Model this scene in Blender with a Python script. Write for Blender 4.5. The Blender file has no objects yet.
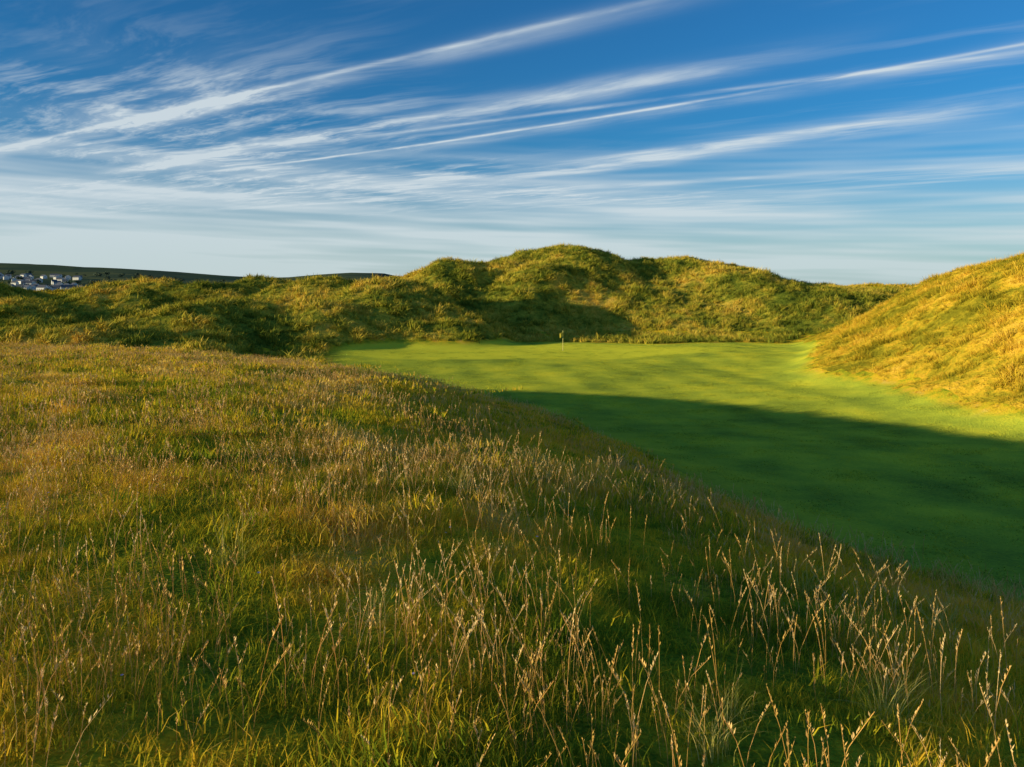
import bpy, math, numpy as np
from mathutils import Vector, Quaternion
rng = np.random.default_rng(7)
scene = bpy.context.scene
C = bpy.data.collections

# ------------------------------------------------------------------ helpers
def sm(a, b, t):
    t = np.clip((np.asarray(t, float) - a) / (b - a), 0, 1)
    return t * t * (3 - 2 * t)
def smax(a, b, k):
    return 0.5 * (a + b + np.sqrt((a - b) ** 2 + k * k)) - 0.0
def hash2(ix, iy, seed):
    n = (ix.astype(np.int64) * 374761393 + iy.astype(np.int64) * 668265263 + seed * 1442695041) & 0xffffffff
    n = ((n ^ (n >> 13)) * 1274126177) & 0xffffffff
    n = (n ^ (n >> 16)) & 0xffffffff
    return n / 4294967295.0
def perlin(x, y, seed=0):
    x = np.asarray(x, float); y = np.asarray(y, float)
    ix = np.floor(x); iy = np.floor(y); fx = x - ix; fy = y - iy
    u = fx * fx * fx * (fx * (fx * 6 - 15) + 10); v = fy * fy * fy * (fy * (fy * 6 - 15) + 10)
    def g(a, b):
        h = hash2(ix + a, iy + b, seed) * 2 * math.pi
        return np.cos(h) * (fx - a) + np.sin(h) * (fy - b)
    return ((g(0, 0) * (1 - u) + g(1, 0) * u) * (1 - v) + (g(0, 1) * (1 - u) + g(1, 1) * u) * v) * 1.5
def fbm(x, y, oct=4, seed=0):
    s = 0; a = 1.0
    for i in range(oct):
        s = s + a * perlin(x * 2 ** i, y * 2 ** i, seed + i * 17); a *= 0.5
    return s

# ------------------------------------------------------------------ terrain
CP = np.array([
 (0,0,-1.65),(-6,0,-1.65),(5,0,-2.2),(0,-15,-2),(-2,3,-1.7),(1.5,3,-1.78),(3.2,5,-2.4),(5.1,8,-3.45),(6.8,10.6,-4.5),
 (7.7,12,-5.15),(9.5,13.5,-6.4),(12,15,-7.6),(4.2,16,-4.6),(6.5,17.5,-6.0),(9,19,-7.5),(1.3,22,-4.25),(4,24,-5.5),
 (8,26,-7.6),(-2.7,30,-4.1),(0,33,-5.1),(4,36,-7.2),(-8,35,-3.85),(-6,40,-4.8),(-3,46,-6.8),(-16,38,-3.5),(-15,46,-4.5),
 (-14,54,-6.8),(-26,41,-3.35),(-28,50,-4.4),(-28,60,-6.8),(-45,42,-3.5),(-45,60,-6.5),
 (0,8,-2.1),(2,11,-2.95),(0,14,-2.85),(0,19,-3.6),(-3,24,-3.3),(-5,14,-2.15),(-6,8,-1.8),(-8,20,-2.5),(-12,28,-2.95),
 (-20,30,-2.8),(-20,15,-2.1),(-35,20,-2.3),(-35,35,-3.0),
 (-60,0,-3),(-60,30,-3.3),(-60,60,-7.5),(-30,-30,-3),(10,-20,-4),(25,-10,-9),(25,10,-11),(25,30,-11),(15,45,-11),
 (0,60,-11),(-20,72,-11),(-60,80,-12),(30,-40,-9),(15,75,-13),(40,60,-13),(-20,95,-13),(20,100,-14),(-50,100,-14)], float)
def tps_fit(P):
    X = P[:, :2] / 10; n = len(X)
    r2 = ((X[:, None] - X[None]) ** 2).sum(-1)
    K = 0.5 * r2 * np.log(r2 + 1e-12) + np.eye(n) * 0.003
    A = np.zeros((n + 3, n + 3)); A[:n, :n] = K; A[:n, n] = 1; A[:n, n + 1:] = X
    A[n, :n] = 1; A[n + 1:, :n] = X.T
    return X, np.linalg.solve(A, np.concatenate([P[:, 2], [0, 0, 0]]))
TX, TW = tps_fit(CP)
def F(x, y):
    x = np.clip(x, -90, 60) / 10; y = np.clip(y, -60, 100) / 10
    s = TW[-3] + TW[-2] * x + TW[-1] * y
    for i in range(len(TX)):
        r2 = (x - TX[i, 0]) ** 2 + (y - TX[i, 1]) ** 2
        s = s + TW[i] * 0.5 * r2 * np.log(r2 + 1e-12)
    return s
RX = [-60,-40,-30,-19,-10.7,-5,-2.2,5.2,11.8,16.5,21.2,25.9,35,42.8,48,59.6,72,79,91,120,150]
RZ = [-8,-7,-3,1.8,3.9,3.7,4.5,5.9,6.4,5.9,4.9,5.1,4.1,2.7,1.0,-.5,-1.4,-1.8,-3.2,-5,-8]
HUMPS = [ # x, y, top, rx, ry
 (-36.5,95,-1.9,12,13),(-17.5,110,.1,14,15),(-32,135,.9,20,16),(-61,142,.4,22,15),(-62,120,-.4,18,15),
 (-68,106,-2.4,20,15),(-47,152,.7,20,15),(-13,136,3.3,10,13),(4.0,133,3.5,11,14),(-8,106,-3.4,9,12),
 (-43,80,-4.0,17,9),(-25,99,-3.1,11,13),(-95,130,.9,28,25),(-100,90,-3.0,28,18),(-85,76,-4.0,22,13)]
def floorG(x, y):
    return -8 + 1.2 * sm(52, 15, y) + 0.22 * perlin(x / 14, y / 14, 5) + 0.42*perlin(x/33+3, y/33, 9) + .45 * sm(72, 88, y + 2 * perlin(x / 20, 0 * x, 6))
def dunes(x, y):
    wx = x + 3 * perlin(x / 22, y / 22, 31); wy = y + 4 * perlin(x / 20, y / 20, 32)
    zc = np.interp(wx * 1.0, RX, RZ)
    yc = 150 + 4 * np.sin(wx / 13.0)
    d = wy - yc
    p = np.where(d < 0, np.clip(1 + d / 50, 0, 1), np.clip(1 - d / 45, 0, 1))
    p = p * p * (3 - 2 * p)
    D = -9.5 + (zc + 9.5) * p
    for (hx, hy, hz, rx, ry) in HUMPS:
        r = np.sqrt(((wx - hx) / (rx * 1.55)) ** 2 + ((wy - hy) / (ry * 1.55)) ** 2)
        q = np.clip(1 - r, 0, 1); q = q * q * (3 - 2 * q)
        D = smax(D, -9.5 + (hz + 9.5) * q, 1.8 * sm(0.02, .35, q))
    m = sm(-8.6, -4, D)
    D = D + m * (0.9 * fbm(x / 15, y / 17, 3, 41) + 0.6 * (0.5 - np.abs(perlin(x / 6, y / 8, 51))) + .30 * perlin(x / 2.4, y / 2.4, 52))
    return D
def rdune(x, y):
    xf = 20.2 + np.where(y > 68, 0.36 * (y - 68), 0) + np.where(y < 50, 0.10 * (50 - y), 0) + 1.0 * perlin(y / 11, y * 0, 61)
    t = np.clip((x - xf) / 30, 0, 1)
    s = np.sin(t * math.pi / 2); g = 0.5 * (s + s * s)
    e = sm(-30, 20, y) * sm(135, 95, y) * sm(190, 90, x)
    z = -9 + 11.5 * g * e
    m = sm(0, .3, g * e)
    return z + m * (0.75 * fbm(x / 12, y / 12, 3, 71) + .28 * perlin(x / 2.5, y / 2.5, 72) + .4 * (.4 - np.abs(perlin(x / 6, y / 6, 73))))
def far(x, y):
    z = -14 + 0 * x
    r = -9.5 + (9.3 + 1.2 * perlin(x / 24, y / 30, 81) - 0.012 * np.clip(x - 95, 0, 200)) * np.exp(-((y - 262) / 26) ** 2) * sm(-120, 20, x) * sm(330, 180, x)
    r = r + .6 * fbm(x / 15, y / 15, 3, 82) * sm(200, 240, y)
    l = -9.5 + 7.5 * np.exp(-((y - 230) / 30) ** 2) * sm(60, -60, x) * sm(-420, -260, x) + 1.2 * fbm(x / 18, y / 18, 3, 83) * sm(190, 220, y) * sm(330, 280, y)
    z = smax(z, smax(r, l, .5), 0.8)
    a = x / np.maximum(y, 1.0)
    prof = np.interp(a, [-1.6,-.9,-.64,-.565,-.48,-.415,-.365,-.34,-.30,-.265,-.215,-.165,-.14,-.10,0.0,1.2],
                        [.032,.031,.0310,.0262,.0232,.0195,.0135,.010,.010,.013,.0175,.0178,.012,.004,-.002,-.002])
    hill = -22 * sm(350, 900, y) + (22 * sm(900, 1500, y)) + prof * 2600 * sm(1150, 2600, y)
    hill = hill * sm(0.3, -0.05, a) + 7 * fbm(x / 300, y / 300, 4, 91) * sm(1400, 2300, y) * sm(.1, -.1, a)
    back = sm(7500, 3600, y)
    return z + np.where(y > 350, hill * back, 0)
def height(x, y, parts=False):
    x = np.asarray(x, float); y = np.asarray(y, float)
    G = floorG(x, y)
    G = np.where(y > 190, G + (far(x, y) - G) * sm(190, 215, y), G)
    Fh = F(x, y)
    fade = sm(-90, -70, x) * sm(60, 45, x) * sm(82, 66, y) * sm(-60, -40, y)
    Fh = -12 + (Fh + 12) * fade
    nf = sm(-7.5, -5, Fh)
    Fh = Fh + nf * (0.12 * fbm(x / 5, y / 5, 3, 11) + 0.035 * perlin(x / .8, y / .8, 12))
    D = dunes(x, y); R = rdune(x, y)
    h = smax(G, Fh, 0.7); h = smax(h, D, 0.7); h = smax(h, R, 0.7)
    if parts: return h, G, Fh, D, R
    return h

def axis(segs):
    out = [segs[0][0]]
    for a, b, s in segs:
        n = max(1, int(round((b - a) / s)))
        out += list(np.linspace(a, b, n + 1)[1:])
    return np.array(out)
def grow(a, step, end, f=1.12):
    v = [a]
    while v[-1] < end:
        v.append(v[-1] + step); step *= f
    return np.array(v[1:])
xc = axis([(-110,-14,.8),(-14,14,.28),(14,110,.8)])
xs = np.concatenate([-grow(110, 1.2, 6000)[::-1], xc, grow(110, 1.2, 6000)])
yc_ = axis([(-20,0,1),(0,40,.28),(40,175,.7),(175,300,1.6)])
ys = np.concatenate([-grow(20, 2, 400, 1.25)[::-1], yc_, grow(300, 3, 9000, 1.06)])
X, Y = np.meshgrid(xs, ys)
H, G_, F_, D_, R_ = height(X, Y, True)
dy_, dx_ = np.gradient(H, ys, xs)
N = np.stack([-dx_, -dy_, np.ones_like(H)], -1); N /= np.linalg.norm(N, axis=-1, keepdims=True)
def fairmask(x, y, h, G, R):
    e = 0.25 * perlin(x / 3, y / 3, 21)
    xl = -20 + 3 * perlin(y / 9, y * 0, 22)
    return sm(1.15, 0.6, h - G + e * .5) * sm(xl, xl + 3, x) * sm(103.5, 99.5, y + 3 * perlin(x / 12, 0 * x, 23)) * sm(80, 50, x)
def greenmask(x, y):
    r = np.sqrt(((x - 1) / 22) ** 2 + ((y - 89) / 10) ** 2) + .1 * perlin(x / 9, y / 6, 24)
    return sm(1.05, .95, r)
FM = fairmask(X, Y, H, G_, R_)
GM = greenmask(X, Y) * FM
DM = sm(-7.6, -6.4, D_) * (D_ > F_)
RM = (R_ > D_) * (R_ > F_) * sm(0.3, 0.9, H - G_) * (X > 18)

nx, ny = len(xs), len(ys)
idx = np.arange(nx * ny).reshape(ny, nx)
quads = np.stack([idx[:-1, :-1], idx[:-1, 1:], idx[1:, 1:], idx[1:, :-1]], -1).reshape(-1, 4)
V = np.stack([X, Y, H], -1).reshape(-1, 3)
Nf = N.reshape(-1, 3)
cq = quads[:, 0]
fX, fY = X.ravel()[cq], Y.ravel()[cq]
cls = np.zeros(len(quads), int)
cls[(fY > 420)] = 5
cls[(DM.ravel()[cq] > .5) & (fY < 210) & (FM.ravel()[cq] < .05)] = 3
cls[(RM.ravel()[cq] > .5) & (FM.ravel()[cq] < .05)] = 4
cls[FM.ravel()[cq] >= .05] = 1
cls[GM.ravel()[cq] > .05] = 2
def sub_terrain(name, sel, mat):
    q = quads[sel]
    u, inv = np.unique(q, return_inverse=True)
    q = inv.reshape(-1, 4)
    me = bpy.data.meshes.new(name)
    me.from_pydata(V[u].tolist(), [], q.tolist())
    for nm, arr in (("fair", FM), ("green", GM)):
        a = me.attributes.new(nm, 'FLOAT', 'POINT'); a.data.foreach_set("value", arr.ravel()[u].astype(np.float32))
    me.polygons.foreach_set("use_smooth", [True] * len(me.polygons))
    me.update()
    me.normals_split_custom_set_from_vertices(Nf[u].tolist())
    ob = bpy.data.objects.new(name, me); scene.collection.objects.link(ob)
    me.materials.append(mat)
    return ob

# ------------------------------------------------------------------ node helper
class NT:
    def __init__(s, nt): s.nt = nt; s.L = nt.links
    def n(s, t, **k):
        nd = s.nt.nodes.new(t)
        for a, b in k.items(): setattr(nd, a, b)
        return nd
    def put(s, sock, v):
        if isinstance(v, bpy.types.NodeSocket): s.L.new(v, sock)
        elif v is not None: sock.default_value = v
    def m(s, op, a, b=None, c=None, clamp=False):
        nd = s.n('ShaderNodeMath', operation=op, use_clamp=clamp)
        s.put(nd.inputs[0], a); s.put(nd.inputs[1], b)
        if c is not None: s.put(nd.inputs[2], c)
        return nd.outputs[0]
    def mr(s, v, a, b, c=0.0, d=1.0, interp='SMOOTHSTEP'):
        nd = s.n('ShaderNodeMapRange', interpolation_type=interp)
        for i, q in enumerate((v, a, b, c, d)): s.put(nd.inputs[i], q)
        return nd.outputs[0]
    def noise(s, vec, scale, detail=3, rough=.55, dist=0.0):
        nd = s.n('ShaderNodeTexNoise'); s.put(nd.inputs['Vector'], vec)
        nd.inputs['Scale'].default_value = scale; nd.inputs['Detail'].default_value = detail
        nd.inputs['Roughness'].default_value = rough; nd.inputs['Distortion'].default_value = dist
        return nd.outputs['Fac']
    def ramp(s, f, stops):
        nd = s.n('ShaderNodeValToRGB'); r = nd.color_ramp
        while len(r.elements) < len(stops): r.elements.new(.5)
        for e, (p, c) in zip(r.elements, stops): e.position = p; e.color = (*c, 1)
        s.put(nd.inputs[0], f); return nd.outputs[0]
    def mix(s, f, a, b, mode='MIX'):
        nd = s.n('ShaderNodeMix', data_type='RGBA', blend_type=mode)
        s.put(nd.inputs[0], f)
        for i, v in ((6, a), (7, b)):
            if isinstance(v, tuple): v = (*v, 1) if len(v) == 3 else v
            s.put(nd.inputs[i], v)
        return nd.outputs[2]
def newmat(name):
    m = bpy.data.materials.new(name); m.use_nodes = True
    m.node_tree.nodes.clear(); t = NT(m.node_tree)
    out = t.n('ShaderNodeOutputMaterial')
    return m, t, out

FIELD = [(.20,(.20,.26,.018)),(.36,(.44,.43,.024)),(.50,(.76,.55,.026)),(.70,(.92,.54,.040)),(.9,(.90,.62,.16))]
DUNE  = [(.25,(.15,.19,.022)),(.45,(.33,.33,.034)),(.64,(.62,.48,.05)),(.88,(.88,.58,.09))]
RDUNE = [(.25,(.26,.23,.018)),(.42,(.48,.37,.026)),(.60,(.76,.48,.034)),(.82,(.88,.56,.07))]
STRAW = [(.2,(.60,.36,.09)),(.5,(.84,.50,.15)),(.8,(.92,.64,.28))]
MARRAM= [(.2,(.28,.30,.05)),(.5,(.52,.46,.09)),(.8,(.76,.60,.18))]
MOWN  = [(.22,(.22,.29,.038)),(.5,(.42,.47,.045)),(.8,(.68,.64,.05))]
def worldf(t, s1, s2):
    g = t.n('ShaderNodeNewGeometry')
    n1 = t.noise(g.outputs['Position'], s1, 2); n2 = t.noise(g.outputs['Position'], s2, 1)
    f = t.m('ADD', t.m('MULTIPLY', n1, .62), t.m('MULTIPLY', n2, .38))
    return g, t.m('ADD', t.m('MULTIPLY', t.m('SUBTRACT', f, .5), 2.1), .5)
def grassmat(name, stops, s1, s2, wt=.25, wr=.35, base=-.12, trans=.3, ybias=False):
    m, t, out = newmat(name)
    g, f = worldf(t, s1, s2)
    at = t.n('ShaderNodeAttribute', attribute_name='gt').outputs['Fac']
    ar = t.n('ShaderNodeAttribute', attribute_name='gr').outputs['Fac']
    oi = t.n('ShaderNodeObjectInfo').outputs['Random']
    v = t.m('ADD', f, t.m('MULTIPLY', at, wt))
    v = t.m('ADD', v, t.m('MULTIPLY', t.m('SUBTRACT', ar, .5), wr))
    v = t.m('ADD', v, t.m('MULTIPLY', t.m('SUBTRACT', oi, .5), .16))
    v = t.m('ADD', v, base)
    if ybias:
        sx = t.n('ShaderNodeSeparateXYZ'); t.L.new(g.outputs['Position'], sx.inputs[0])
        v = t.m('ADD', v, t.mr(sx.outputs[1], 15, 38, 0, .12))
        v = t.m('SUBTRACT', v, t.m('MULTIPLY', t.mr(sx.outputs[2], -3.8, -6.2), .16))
    col = t.ramp(v, stops)
    d = t.n('ShaderNodeBsdfDiffuse'); t.L.new(col, d.inputs[0])
    if trans > 0:
        tr = t.n('ShaderNodeBsdfTranslucent'); mx = t.n('ShaderNodeMixShader')
        t.L.new(col, tr.inputs[0]); mx.inputs[0].default_value = trans
        t.L.new(d.outputs[0], mx.inputs[1]); t.L.new(tr.outputs[0], mx.inputs[2]); t.L.new(mx.outputs[0], out.inputs[0])
    else: t.L.new(d.outputs[0], out.inputs[0])
    return m
def groundmat(name, stops, s1, s2, dark=.6, bump=.25, bs=6.0):
    m, t, out = newmat(name)
    g, f = worldf(t, s1, s2)
    fine = t.noise(g.outputs['Position'], bs, 3, .7)
    v = t.m('ADD', f, t.m('MULTIPLY', t.m('SUBTRACT', fine, .5), .8))
    col = t.mix(1.0, t.ramp(v, stops), (dark, dark, dark), 'MULTIPLY')
    fa = t.n('ShaderNodeAttribute', attribute_name='fair').outputs['Fac']
    gr = t.n('ShaderNodeAttribute', attribute_name='green').outputs['Fac']
    mf = t.noise(g.outputs['Position'], .22, 4, .65); mf2 = t.noise(g.outputs['Position'], 9, 2, .7)
    sx = t.n('ShaderNodeSeparateXYZ'); t.L.new(g.outputs['Position'], sx.inputs[0])
    st = t.m('SINE', t.m('ADD', t.m('MULTIPLY', sx.outputs[0], 1.45), t.m('MULTIPLY', sx.outputs[1], .32)))
    mv = t.m('ADD', t.m('ADD', t.m('MULTIPLY', t.m('SUBTRACT', mf, .5), 1.2), t.m('MULTIPLY', mf2, .45)), t.m('MULTIPLY', st, .08))
    mv = t.m('ADD', mv, .28)
    mc = t.ramp(mv, MOWN)
    mc = t.mix(t.m('MULTIPLY', gr, .75), mc, (.76, .72, .05))
    col = t.mix(fa, col, mc)
    b = t.n('ShaderNodeBsdfDiffuse'); t.L.new(col, b.inputs[0]); b.inputs[1].default_value = 1.0
    bp = t.n('ShaderNodeBump'); bp.inputs['Strength'].default_value = 1.0; bp.inputs['Distance'].default_value = bump
    bh = t.mix(fa, fine, t.m('MULTIPLY', mf2, .6))
    t.L.new(bh, bp.inputs['Height']); t.L.new(bp.outputs[0], b.inputs['Normal'])
    t.L.new(b.outputs[0], out.inputs[0])
    return m
M_ground = groundmat('rough_ground', FIELD, .35, 1.3, .9, .12, 9)
M_dune = groundmat('dune_ground', DUNE, .09, .5, .9, .5, 2.2)
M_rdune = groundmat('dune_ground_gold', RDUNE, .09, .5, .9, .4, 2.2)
M_far, t, out = newmat('distant_land')
g = t.n('ShaderNodeNewGeometry')
vo = t.n('ShaderNodeTexVoronoi'); vo.inputs['Scale'].default_value = .006; t.L.new(g.outputs['Position'], vo.inputs['Vector'])
n1 = t.noise(g.outputs['Position'], .008, 5, .65)
bw = t.n('ShaderNodeSeparateColor'); t.L.new(vo.outputs['Color'], bw.inputs[0])
col = t.ramp(t.m('ADD', t.m('MULTIPLY', bw.outputs[0], .45), t.m('MULTIPLY', n1, .6)), [(.25,(.06,.085,.06)),(.5,(.10,.13,.065)),(.75,(.18,.18,.07))])
b = t.n('ShaderNodeBsdfDiffuse'); t.L.new(col, b.inputs[0]); t.L.new(b.outputs[0], out.inputs[0])

sub_terrain('ground', cls == 0, M_ground)
sub_terrain('fairway', cls == 1, M_ground)
sub_terrain('putting_green', cls == 2, M_ground)
sub_terrain('sand_dune', cls == 3, M_dune)
sub_terrain('sand_dune', cls == 4, M_rdune)
sub_terrain('distant_hills', cls == 5, M_far)

# ------------------------------------------------------------------ grass source meshes
def mk(name, vs, fs, gt, gr, mat):
    me = bpy.data.meshes.new(name); me.from_pydata(vs.tolist(), [], fs.tolist())
    a = me.attributes.new('gt', 'FLOAT', 'POINT'); a.data.foreach_set('value', gt.astype(np.float32))
    a = me.attributes.new('gr', 'FLOAT', 'POINT'); a.data.foreach_set('value', gr.astype(np.float32))
    me.materials.append(mat); me.update()
    return bpy.data.objects.new(name, me)
def blades(n, rad, h0, h1, w, lean0, lean1, segs=3, clump=0, square=False):
    if clump:
        cc = rng.normal(0, rad * .5, (clump, 2)); k = rng.integers(0, clump, n)
        base = cc[k] + rng.normal(0, rad * .13, (n, 2)); hh = (rng.uniform(.6, 1.15, clump))[k]
    else:
        base = rng.uniform(-rad, rad, (n, 2)) if square else rng.normal(0, rad * .45, (n, 2)); hh = 1
    h = rng.uniform(h0, h1, n) * hh; ph = rng.uniform(0, 2 * math.pi, n)
    if not square and not clump: ph = np.where(rng.random(n) < .6, np.arctan2(base[:, 1], base[:, 0]) + rng.normal(0, .5, n), ph)
    ln = rng.uniform(lean0, lean1, n); tw = ph + math.pi / 2 + rng.normal(0, .7, n)
    s = np.linspace(0, 1, segs + 1)
    S_ = s[None]
    rx = ln[:, None] * S_ ** 1.8; rz = S_ * (1 - .45 * ln[:, None] * S_)
    px = base[:, 0:1] + np.cos(ph)[:, None] * rx * h[:, None]
    py = base[:, 1:2] + np.sin(ph)[:, None] * rx * h[:, None]
    pz = rz * h[:, None] - .01
    wd = w * rng.uniform(.6, 1.3, n)[:, None] * (1 - S_ ** 1.5 * .93) * .5
    ox = np.cos(tw)[:, None] * wd; oy = np.sin(tw)[:, None] * wd
    A = np.stack([px - ox, py - oy, pz], -1); B = np.stack([px + ox, py + oy, pz], -1)
    vs = np.stack([A, B], 2).reshape(-1, 3)
    k = np.arange(n)[:, None] * (2 * (segs + 1)) + np.arange(segs)[None] * 2
    fs = np.stack([k, k + 1, k + 3, k + 2], -1).reshape(-1, 4)
    gt = np.repeat(np.tile(s, (n, 1)).ravel(), 2); gr = np.repeat(rng.random(n), 2 * (segs + 1))
    return vs, fs, gt, gr
def stems(n, rad, h0, h1, w, headw, m=13):
    vs, fs, gt, gr = [], [], [], []
    for i in range(n):
        bx, by = rng.normal(0, rad * .5, 2); h = rng.uniform(h0, h1); ph = rng.uniform(0, 6.28); ln = rng.uniform(.03, .4); r = rng.random()
        def P(s): return np.array([bx + math.cos(ph) * ln * h * s ** 2.2, by + math.sin(ph) * ln * h * s ** 2.2, h * s * (1 - .12 * ln * s)])
        a = rng.uniform(0, 3.14)
        for aa in (a, a + 1.57):
            o = np.array([math.cos(aa), math.sin(aa), 0]) * w * .5; b0 = len(vs)
            for s in (0, .35, .7, 1):
                vs += [P(s) - o, P(s) + o]; gt += [s * .6] * 2; gr += [r] * 2
            for q in range(3): fs.append((b0 + 2 * q, b0 + 2 * q + 1, b0 + 2 * q + 3, b0 + 2 * q + 2))
        for j in range(m):
            s = .76 + .27 * j / m; p = P(s); an = rng.uniform(0, 6.28); L = headw * rng.uniform(.8, 1.6) * (1.15 - .5 * j / m)
            d = np.array([math.cos(an) * .45, math.sin(an) * .45, 1]); d /= np.linalg.norm(d)
            e = np.array([-math.sin(an), math.cos(an), 0]) * L * .2; b0 = len(vs)
            vs += [p, p + d * L * .5 + e, p + d * L * 1.2, p + d * L * .5 - e]; gt += [1.0] * 4; gr += [r] * 4
            fs.append((b0, b0 + 1, b0 + 2, b0 + 3))
    return np.array(vs), np.array(fs), np.array(gt), np.array(gr)
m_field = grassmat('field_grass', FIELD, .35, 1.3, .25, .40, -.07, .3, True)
m_dune = grassmat('dune_grass_blades', DUNE, .09, .5, .28, .35, -.12, 0)
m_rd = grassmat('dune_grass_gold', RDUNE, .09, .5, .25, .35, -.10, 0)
m_straw = grassmat('seed_stems', STRAW, .5, 2, .35, .5, -.15, 0)
m_marram = grassmat('marram_blades', MARRAM, .5, 2, .2, .5, -.05, .25)
m_mown = grassmat('mown_blades', MOWN, .22, 2.0, .15, .35, .0, 0)

def flower(n):
    vs, fs = [], []
    for i in range(n):
        c = np.array([*rng.normal(0, .08, 2), rng.uniform(.08, .14)])
        for k in range(6):
            a = k * 1.047; d = np.array([math.cos(a), math.sin(a), .3]) * .009; e = np.array([-math.sin(a), math.cos(a), 0]) * .004
            b0 = len(vs); vs += [c, c + d * .6 + e, c + d, c + d * .6 - e]; fs.append((b0, b0 + 1, b0 + 2, b0 + 3))
    return np.array(vs), np.array(fs), np.ones(len(vs)), np.ones(len(vs))
m_fl, t, out = newmat('petals'); b = t.n('ShaderNodeBsdfDiffuse'); b.inputs[0].default_value = (.6, .45, .6, 1); t.L.new(b.outputs[0], out.inputs[0])

def coll(name, obs):
    c = C.new(name)
    for o in obs: c.objects.link(o)
    return c
def scatter(name, col, n_var, x, y, scl, tilt=.12, align=True):
    z = height(x, y)
    me = bpy.data.meshes.new(name); me.from_pydata(np.stack([x, y, z], -1).tolist(), [], [])
    n = len(x); e = .3
    if align:
        gx = (height(x + e, y) - height(x - e, y)) / (2 * e); gy = (height(x, y + e) - height(x, y - e)) / (2 * e)
    else: gx = gy = np.zeros(n)
    nv = np.stack([-gx, -gy, np.ones(n)], -1)
    nv[:, :2] += rng.normal(0, tilt, (n, 2)); nv /= np.linalg.norm(nv, axis=1, keepdims=True)
    sp = rng.uniform(0, 6.283, n)
    up = Vector((0, 0, 1)); rot = np.zeros((n, 3))
    for i in range(n):
        q = up.rotation_difference(Vector(nv[i])) @ Quaternion(up, sp[i])
        rot[i] = q.to_euler()
    a = me.attributes.new('rot', 'FLOAT_VECTOR', 'POINT'); a.data.foreach_set('vector', rot.ravel().astype(np.float32))
    a = me.attributes.new('scl', 'FLOAT', 'POINT'); a.data.foreach_set('value', scl.astype(np.float32))
    a = me.attributes.new('idx', 'INT', 'POINT'); a.data.foreach_set('value', rng.integers(0, n_var, n).astype(np.int32))
    ob = bpy.data.objects.new(name, me); scene.collection.objects.link(ob)
    ng = bpy.data.node_groups.new(name + '_scatter', 'GeometryNodeTree')
    ng.interface.new_socket('Geometry', in_out='INPUT', socket_type='NodeSocketGeometry')
    ng.interface.new_socket('Geometry', in_out='OUTPUT', socket_type='NodeSocketGeometry')
    gi = ng.nodes.new('NodeGroupInput'); go = ng.nodes.new('NodeGroupOutput')
    iop = ng.nodes.new('GeometryNodeInstanceOnPoints'); ci = ng.nodes.new('GeometryNodeCollectionInfo')
    ci.inputs[0].default_value = col; ci.inputs['Separate Children'].default_value = True; ci.inputs['Reset Children'].default_value = True
    def na(nm, ty):
        k = ng.nodes.new('GeometryNodeInputNamedAttribute'); k.data_type = ty; k.inputs[0].default_value = nm; return k.outputs[0]
    L = ng.links.new
    L(gi.outputs[0], iop.inputs['Points']); L(ci.outputs[0], iop.inputs['Instance']); iop.inputs['Pick Instance'].default_value = True
    L(na('idx', 'INT'), iop.inputs['Instance Index']); L(na('rot', 'FLOAT_VECTOR'), iop.inputs['Rotation']); L(na('scl', 'FLOAT'), iop.inputs['Scale'])
    L(iop.outputs[0], go.inputs[0])
    md = ob.modifiers.new('scatter', 'NODES'); md.node_group = ng
    return ob
def pts(x0, x1, y0, y1, dens):
    n = int((x1 - x0) * (y1 - y0) * dens)
    x = rng.uniform(x0, x1, n); y = rng.uniform(y0, y1, n)
    k = (np.abs(x) < .68 * y + 3.0)
    return x[k], y[k]

# --- foreground rough: fine patches near, coarser further away
near = coll('turf_patches_near', [mk('turf_near_%d' % i, *blades(540, .42, .05, .12, .0056, .2, .9, 2, clump=26), m_field) for i in range(6)])
mid = coll('turf_patches_mid', [mk('turf_mid_%d' % i, *blades(430, .75, .06, .15, .015, .15, .7, 2, clump=32), m_field) for i in range(6)])
fmid = coll('turf_patches_far', [mk('turf_far_%d' % i, *blades(270, 1.15, .08, .19, .034, .15, .7, 2, clump=32), m_field) for i in range(6)])
x, y = pts(-10, 10, 1.6, 9.5, 6.0)
h, G0, F0, D0, R0 = height(x, y, True); k = (h - G0) > .5
x, y = x[k], y[k]
scatter('rough_grass', near, 6, x, y, rng.uniform(.7, 1.2, len(x)) * (1 + .45 * perlin(x / .9, y / .9, 101)), .1)
x, y = pts(-22, 14, 8, 22, 2.1)
h, G0, F0, D0, R0 = height(x, y, True); k = ((h - G0) > .8)
x, y = x[k], y[k]
scatter('rough_grass', mid, 6, x, y, rng.uniform(.65, 1.15, len(x)) * (1 + .5 * perlin(x / 1.6, y / 1.6, 102)) * (.6 + .4 * np.clip((h[k] - G0[k]) / 2, 0, 1)), .1)
x, y = pts(-48, 10, 21, 62, 1.0)
h, G0, F0, D0, R0 = height(x, y, True); k = ((h - G0) > .9) & (F0 > D0)
x, y = x[k], y[k]
scatter('rough_grass', fmid, 6, x, y, rng.uniform(.7, 1.15, len(x)) * (1 + .4 * perlin(x / 2.4, y / 2.4, 103)) * (.6 + .4 * np.clip((h[k] - G0[k]) / 2, 0, 1)), .1)

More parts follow.
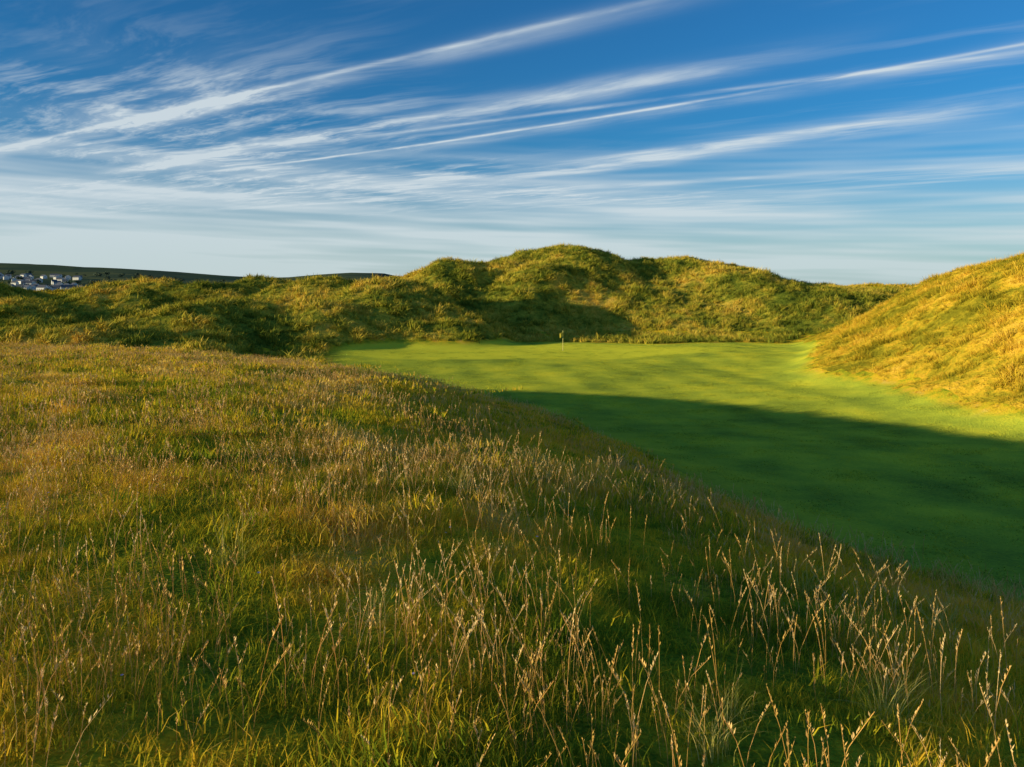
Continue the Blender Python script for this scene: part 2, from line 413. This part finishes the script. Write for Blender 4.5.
# --- seed-head stems
stn = coll('seed_stems_near', [mk('stems_near_%d' % i, *stems(6, .28, .14, .40, .0025, .011, 11), m_straw) for i in range(10)])
stm = coll('seed_stems_mid', [mk('stems_mid_%d' % i, *stems(9, .5, .18, .38, .006, .021, 6), m_straw) for i in range(6)])
x, y = pts(-9, 9, 2.2, 10, 28)
pr = np.clip(.46 + .8 * perlin(x / 1.3, y / 1.3, 111) + .3 * perlin(x / 4, y / 4, 112), .18, .9)
k = (rng.random(len(x)) < pr) & (height(x, y) - floorG(x, y) > .8); x, y = x[k], y[k]
scatter('seed_head_grass', stn, 10, x, y, rng.uniform(.5, 1.15, len(x)), .08, False)
x, y = pts(-46, 12, 9.5, 50, 4.2)
h, G0, F0, D0, R0 = height(x, y, True)
pr = np.clip(.42 + 1.0 * perlin(x / 2.2, y / 2.2, 113) + .4 * perlin(x / 7, y / 7, 114) + .3 * sm(22, 36, y), .05, 1) * sm(1.2, 2.4, h - G0)
k = (rng.random(len(x)) < pr) & (F0 > D0); x, y = x[k], y[k]
scatter('seed_head_grass', stm, 6, x, y, rng.uniform(.6, 1.1, len(x)), .08, False)

# --- marram tussocks in the rough
mar = coll('marram_tussocks', [mk('marram_%d' % i, *blades(60, .12, .22, .5, .0045, .3, 1.0, 5), m_marram) for i in range(4)])
x, y = pts(-18, 9, 4, 28, .10)
x = np.concatenate([x, [1.75, 1.5, .85, .7, -.65, 2.9, -1.6, 1.1]]); y = np.concatenate([y, [3.6, 3.2, 3.1, 2.8, 3.9, 5.4, 4.6, 4.9]])
k = height(x, y) - floorG(x, y) > .9; x, y = x[k], y[k]
scatter('marram_grass_tussocks', mar, 4, x, y, rng.uniform(.5, .9, len(x)), .1, False)
flo = coll('flower_sprigs', [mk('flower_sprig', *flower(1), m_fl)])
x, y = pts(-4, 3, 2.8, 7, .4)
scatter('wild_flowers', flo, 1, x, y, rng.uniform(.7, 1.2, len(x)), .1, False)

# --- marram covered dunes
dt = coll('dune_tufts', [mk('dune_tuft_%d' % i, *blades(24, .5, .4, .95, .08, .25, .9, 2), m_dune) for i in range(6)])
x, y = pts(-105, 100, 66, 162, 2.0)
h, G0, F0, D0, R0 = height(x, y, True)
k = (fairmask(x, y, h, G0, R0) < .25) & (F0 < np.maximum(D0, -8)) & ((D0 > R0) | (R0 < -8.2))
x, y = x[k], y[k]
scatter('dune_grass', dt, 6, x, y, rng.uniform(.5, 1.1, len(x)) * (1 + .8 * perlin(x / 3, y / 3, 121)), .15)
rt = coll('gold_dune_tufts', [mk('gold_tuft_%d' % i, *blades(32, .42, .25, .62, .036, .25, .9, 2), m_rd) for i in range(6)])
x, y = pts(18, 72, 32, 110, 3.0)
h, G0, F0, D0, R0 = height(x, y, True)
k = (fairmask(x, y, h, G0, R0) < .3) & (R0 > D0); x, y = x[k], y[k]
hh = height(x, y) - floorG(x, y)
scatter('dune_grass', rt, 6, x, y, rng.uniform(.4, 1.1, len(x)) * (1 + .9 * perlin(x / 2.2, y / 2.2, 122)) * (.4 + .6 * sm(.8, 2.5, hh)), .15)
ft = coll('far_dune_tufts', [mk('far_tuft_%d' % i, *blades(40, 1.1, .4, 1.0, .12, .25, 1.0, 2), m_rd) for i in range(3)])
x, y = pts(-200, 210, 215, 270, .3)
scatter('dune_grass', ft, 3, x, y, rng.uniform(.6, 1.3, len(x)), .15)

# --- mown turf on the fairway
mt = coll('mown_turf', [mk('mown_patch_%d' % i, *blades(230, .8, .02, .045, .048, .1, .8, 1, square=True), m_mown) for i in range(4)])
x, y = pts(-24, 45, 12, 104, .6)
h, G0, F0, D0, R0 = height(x, y, True)
k = fairmask(x, y, h, G0, R0) > .5; x, y = x[k], y[k]
scatter('mown_grass', mt, 4, x, y, rng.uniform(.8, 1.2, len(x)) * np.where(greenmask(x, y) > .5, .7, 1), .02)

# ------------------------------------------------------------------ golf flag
def simple(name, col, rough=.5):
    m, t, out = newmat(name); b = t.n('ShaderNodeBsdfPrincipled')
    g = t.n('ShaderNodeTexCoord'); n = t.noise(g.outputs['Object'], 8, 3)
    c = t.mix(n, tuple(v * .85 for v in col), col); t.L.new(c, b.inputs['Base Color'])
    b.inputs['Roughness'].default_value = rough; t.L.new(b.outputs[0], out.inputs[0]); return m
fx, fy = 5.6, 88.0; fz = float(height(np.array([fx]), np.array([fy]))[0])
root = bpy.data.objects.new('golf_flag', None); root.location = (fx, fy, fz); scene.collection.objects.link(root)
def tube(name, rings, mat, seg=12):
    vs, fs = [], []
    for (r, z) in rings:
        for i in range(seg): vs.append((r * math.cos(i * 6.2832 / seg), r * math.sin(i * 6.2832 / seg), z))
    for j in range(len(rings) - 1):
        for i in range(seg):
            k = (i + 1) % seg; fs.append((j * seg + i, j * seg + k, (j + 1) * seg + k, (j + 1) * seg + i))
    me = bpy.data.meshes.new(name); me.from_pydata(vs, [], fs); me.materials.append(mat)
    o = bpy.data.objects.new(name, me); scene.collection.objects.link(o); o.parent = root; return o
mw = simple('pole_paint', (.80, .68, .20)); mr = simple('flag_cloth', (.82, .62, .05), .8); md_ = simple('cup_liner', (.5, .5, .5))
tube('pole', [(.034, -.05), (.034, .7), (.030, .71), (.030, 1.5), (.026, 2.12), (.036, 2.13), (.036, 2.17), (.0, 2.19)], mw)
tube('cup', [(.054, -.05), (.054, .012), (.062, .013), (.062, -.05)], md_)
vs, fs = [], []
for i in range(13):
    for j in range(7):
        u = i / 12; v = j / 6
        vs.append((-.02 - .34 * u, -.20 * u + .06 * math.sin(u * 7 + v) * u, 2.08 - .45 * v - .22 * u * (1 + .3 * v)))
for i in range(12):
    for j in range(6): k = i * 7 + j; fs.append((k, k + 1, k + 8, k + 7))
me = bpy.data.meshes.new('flag'); me.from_pydata(vs, [], fs); me.materials.append(mr); me.polygons.foreach_set('use_smooth', [True] * len(fs))
o = bpy.data.objects.new('flag', me); scene.collection.objects.link(o); o.parent = root

# ------------------------------------------------------------------ village and trees far away
mwall = simple('render_wall', (.70, .68, .64)); mroof = simple('slate_roof', (.12, .12, .13)); mwin = simple('window_glass', (.05, .06, .07), .2)
vs, fs, mi = [], [], []
for i in range(210):
    y0 = rng.uniform(1000, 1750); x0 = y0 * rng.uniform(-.76, -.54); z0 = float(height(np.array([x0]), np.array([y0]))[0]) - .5
    L, W, Hh, R = rng.uniform(8, 16), rng.uniform(7, 9), rng.uniform(4.5, 6.5), rng.uniform(2.5, 3.5); a = rng.normal(-.3, .6)
    ca, sa = math.cos(a), math.sin(a)
    def T(p): return (x0 + p[0] * ca - p[1] * sa, y0 + p[0] * sa + p[1] * ca, z0 + p[2])
    b0 = len(vs); l, w = L / 2, W / 2
    vs += [T(p) for p in [(-l,-w,0),(l,-w,0),(l,w,0),(-l,w,0),(-l,-w,Hh),(l,-w,Hh),(l,w,Hh),(-l,w,Hh),(-l,0,Hh+R),(l,0,Hh+R)]]
    for f in [(0,1,5,4),(2,3,7,6)]: fs.append(tuple(b0 + q for q in f)); mi.append(0)
    for f in [(1,2,6,9,5),(3,0,4,8,7)]: fs.append(tuple(b0 + q for q in f)); mi.append(0)
    b1 = len(vs); vs += [T(p) for p in [(-l-.3,-w-.5,Hh-.2),(l+.3,-w-.5,Hh-.2),(l+.3,0,Hh+R+.15),(-l-.3,0,Hh+R+.15),(-l-.3,w+.5,Hh-.2),(l+.3,w+.5,Hh-.2)]]
    for f in [(0,1,2,3),(3,2,5,4)]: fs.append(tuple(b1 + q for q in f)); mi.append(1)
    for q in range(int(L // 3)):
        for zz in (1.2, 3.4):
            cx = -l + 1.5 + q * 3; b2 = len(vs)
            vs += [T(p) for p in [(cx-.5,-w-.05,zz),(cx+.5,-w-.05,zz),(cx+.5,-w-.05,zz+1.1),(cx-.5,-w-.05,zz+1.1)]]; fs.append((b2,b2+1,b2+2,b2+3)); mi.append(2)
me = bpy.data.meshes.new('village_houses'); me.from_pydata(vs, [], fs)
for m in (mwall, mroof, mwin): me.materials.append(m)
me.polygons.foreach_set('material_index', mi)
scene.collection.objects.link(bpy.data.objects.new('village_houses', me))
vs, fs = [], []
for i in range(170):
    y0 = rng.uniform(950, 1900); x0 = y0 * rng.uniform(-.75, -.30); z0 = float(height(np.array([x0]), np.array([y0]))[0])
    R = rng.uniform(3, 7)
    for k in range(70):
        d = rng.normal(0, 1, 3); d /= np.linalg.norm(d); c = np.array([x0, y0, z0 + R * .8]) + d * R * rng.uniform(.4, 1.05) * [1.5, 1.2, .75]
        u = rng.normal(0, 1, 3); u /= np.linalg.norm(u); v = np.cross(u, d); s = R * .28; b0 = len(vs)
        vs += [c - u * s, c - v * s, c + u * s, c + v * s]; fs.append((b0, b0 + 1, b0 + 2, b0 + 3))
me = bpy.data.meshes.new('distant_trees'); me.from_pydata([tuple(v) for v in vs], [], fs); me.materials.append(simple('tree_foliage', (.05, .08, .04), .9))
scene.collection.objects.link(bpy.data.objects.new('distant_trees', me))

# ------------------------------------------------------------------ sun and sky
EL, AZ = math.radians(8.0), math.radians(-113)
sd = Vector((math.cos(EL) * math.sin(AZ), math.cos(EL) * math.cos(AZ), math.sin(EL)))
sl = bpy.data.lights.new('sun', 'SUN'); sl.energy = 5; sl.angle = math.radians(.53); sl.color = (1, .86, .52)
so = bpy.data.objects.new('sun', sl); scene.collection.objects.link(so); so.rotation_euler = (-sd).to_track_quat('-Z', 'Y').to_euler()

w = bpy.data.worlds.new('World'); scene.world = w; w.use_nodes = True; w.node_tree.nodes.clear(); t = NT(w.node_tree)
try: w.cycles.sampling_method = 'NONE'
except Exception as ex: print('world sampling', ex)
wo = t.n('ShaderNodeOutputWorld'); bg = t.n('ShaderNodeBackground'); sky = t.n('ShaderNodeTexSky', sky_type='NISHITA')
sky.sun_disc = False; sky.sun_elevation = EL; sky.sun_rotation = AZ % (2 * math.pi); sky.air_density = 1.0; sky.dust_density = .4; sky.ozone_density = 3
STR = .15
tc = t.n('ShaderNodeTexCoord'); sp = t.n('ShaderNodeSeparateXYZ'); t.L.new(tc.outputs['Generated'], sp.inputs[0])
z = t.m('MAXIMUM', sp.outputs[2], .012)
u = t.m('DIVIDE', sp.outputs[0], z); v = t.m('DIVIDE', sp.outputs[1], z)
def comb(a, b, c=0.0):
    n = t.n('ShaderNodeCombineXYZ'); t.put(n.inputs[0], a); t.put(n.inputs[1], b); t.put(n.inputs[2], c); return n.outputs[0]
ca, sa = .79, -.61
al = t.m('ADD', t.m('MULTIPLY', u, ca), t.m('MULTIPLY', v, sa)); ac = t.m('ADD', t.m('MULTIPLY', u, -sa), t.m('MULTIPLY', v, ca))
wob = t.m('MULTIPLY', t.m('SUBTRACT', t.noise(comb(al, ac), .7, 2), .5), .6)
acw = t.m('ADD', ac, wob)
streak = t.noise(comb(t.m('MULTIPLY', al, .45), t.m('MULTIPLY', acw, 2.6)), 1.0, 4, .62)
streak2 = t.noise(comb(t.m('ADD', t.m('MULTIPLY', al, 1.5), t.m('MULTIPLY', wob, 2)), t.m('MULTIPLY', acw, 5.0)), 1.0, 4, .68)
patch = t.noise(comb(t.m('ADD', t.m('MULTIPLY', al, .28), 3.3), t.m('MULTIPLY', ac, .55)), 1.0, 1, .5)
brk = t.noise(comb(t.m('MULTIPLY', al, .9), t.m('MULTIPLY', ac, 1.2)), 1.0, 1, .6)
nearz = t.mr(v, 13.0, 7.0)
tot = None
def add(a):
    global tot
    tot = a if tot is None else t.m('ADD', tot, a)
tx1 = t.m('ADD', t.mr(streak2, .35, .68, 0, .5), t.mr(streak, .35, .65, 0, .3)); txb = t.mr(brk, .30, .68)
def trail(a, b, c, w, u0, u1, amp, soft=.6, hard=.5):
    line = t.m('ADD', a, t.m('ADD', t.m('MULTIPLY', u, b), t.m('MULTIPLY', t.m('MULTIPLY', u, u), c)))
    d = t.m('SUBTRACT', t.m('SUBTRACT', v, line), t.m('MULTIPLY', wob, .5 * min(1, w * 5)))
    q = t.m('DIVIDE', d, w * math.sqrt(1 + b * b)); e = t.m('EXPONENT', t.m('MULTIPLY', t.m('MULTIPLY', q, q), -1.0))
    mk_ = t.m('MULTIPLY', t.mr(u, u0 - soft, u0 + soft), t.mr(u, u1 + soft, u1 - soft))
    tex = t.m('ADD', t.m('MULTIPLY', txb, hard), tx1)
    add(t.m('MULTIPLY', t.m('MULTIPLY', e, mk_), t.m('MULTIPLY', tex, amp)))
trail(3.17, -.72, 0, .028, -6, .3, .85); trail(3.25, -.72, 0, .10, -6, .4, .40, hard=.8)
trail(3.05, -.70, 0, .34, -2.7, -1.1, .70, .5, hard=.3)
trail(5.2, -.80, -.04, .028, -2.6, 4, .95, .3); trail(5.3, -.80, -.04, .15, -1, 5, .35, hard=.8)
trail(4.42, -.76, 0, .16, -3.4, 1.0, .85, hard=.7); trail(4.79, -.62, 0, .04, -1.0, 2.2, .65)
trail(7.5, -1.1, 0, .27, .2, 2.7, .85, .5); trail(7.0, -.95, 0, .10, .6, 2.2, .40, .5)
trail(7.3, -.55, 0, .22, -3, .8, .40); trail(8.6, -.5, 0, .16, -4, 4, .35)
left = t.mr(al, -2.0, -5.2)
add(t.m('MULTIPLY', t.m('MULTIPLY', t.m('MULTIPLY', t.mr(streak, .46, .74), t.mr(patch, .42, .62)), .42), nearz))
add(t.m('MULTIPLY', t.m('MULTIPLY', t.m('MULTIPLY', t.mr(streak2, .44, .74), t.mr(patch, .34, .56)), t.m('MULTIPLY', left, .65)), nearz))
lowm = t.mr(sp.outputs[2], .20, .10)
veil = t.noise(comb(t.m('MULTIPLY', sp.outputs[0], 1.6), t.m('ADD', t.m('MULTIPLY', sp.outputs[2], 30), t.m('MULTIPLY', sp.outputs[0], 1.0))), 1.0, 3, .6)
add(t.m('MULTIPLY', t.m('MULTIPLY', t.mr(veil, .34, .68), lowm), .72))
add(t.m('MULTIPLY', t.mr(sp.outputs[2], .17, .01), .62))
add(t.m('MULTIPLY', t.m('MULTIPLY', t.mr(sp.outputs[0], .1, -.6), t.mr(sp.outputs[2], .2, .07)), .24))
fac = t.m('MULTIPLY', t.m('MINIMUM', tot, 1.0), .88)
base = t.mix(1.0, sky.outputs[0], (.21, .70, 1.04), 'MULTIPLY')
cl = t.mix(t.mr(sp.outputs[2], .0, .12), (.60 / STR, .70 / STR, .72 / STR), (.66 / STR, .74 / STR, .78 / STR))
colr = t.mix(fac, base, cl)
t.L.new(colr, bg.inputs[0]); bg.inputs[1].default_value = STR; t.L.new(bg.outputs[0], wo.inputs[0])

# ------------------------------------------------------------------ camera (level, with a small vertical shift)
cam = bpy.data.cameras.new('camera'); co = bpy.data.objects.new('camera', cam); scene.collection.objects.link(co)
co.location = (0, 0, 0); co.rotation_euler = (math.radians(90), 0, 0)
cam.sensor_width = 36; cam.lens = 36 * 800 / 1024; cam.shift_y = -98.5 / 1024; cam.clip_start = .05; cam.clip_end = 20000
scene.camera = co
scene.view_settings.view_transform = 'Standard'; scene.view_settings.look = 'None'; scene.view_settings.exposure = 0
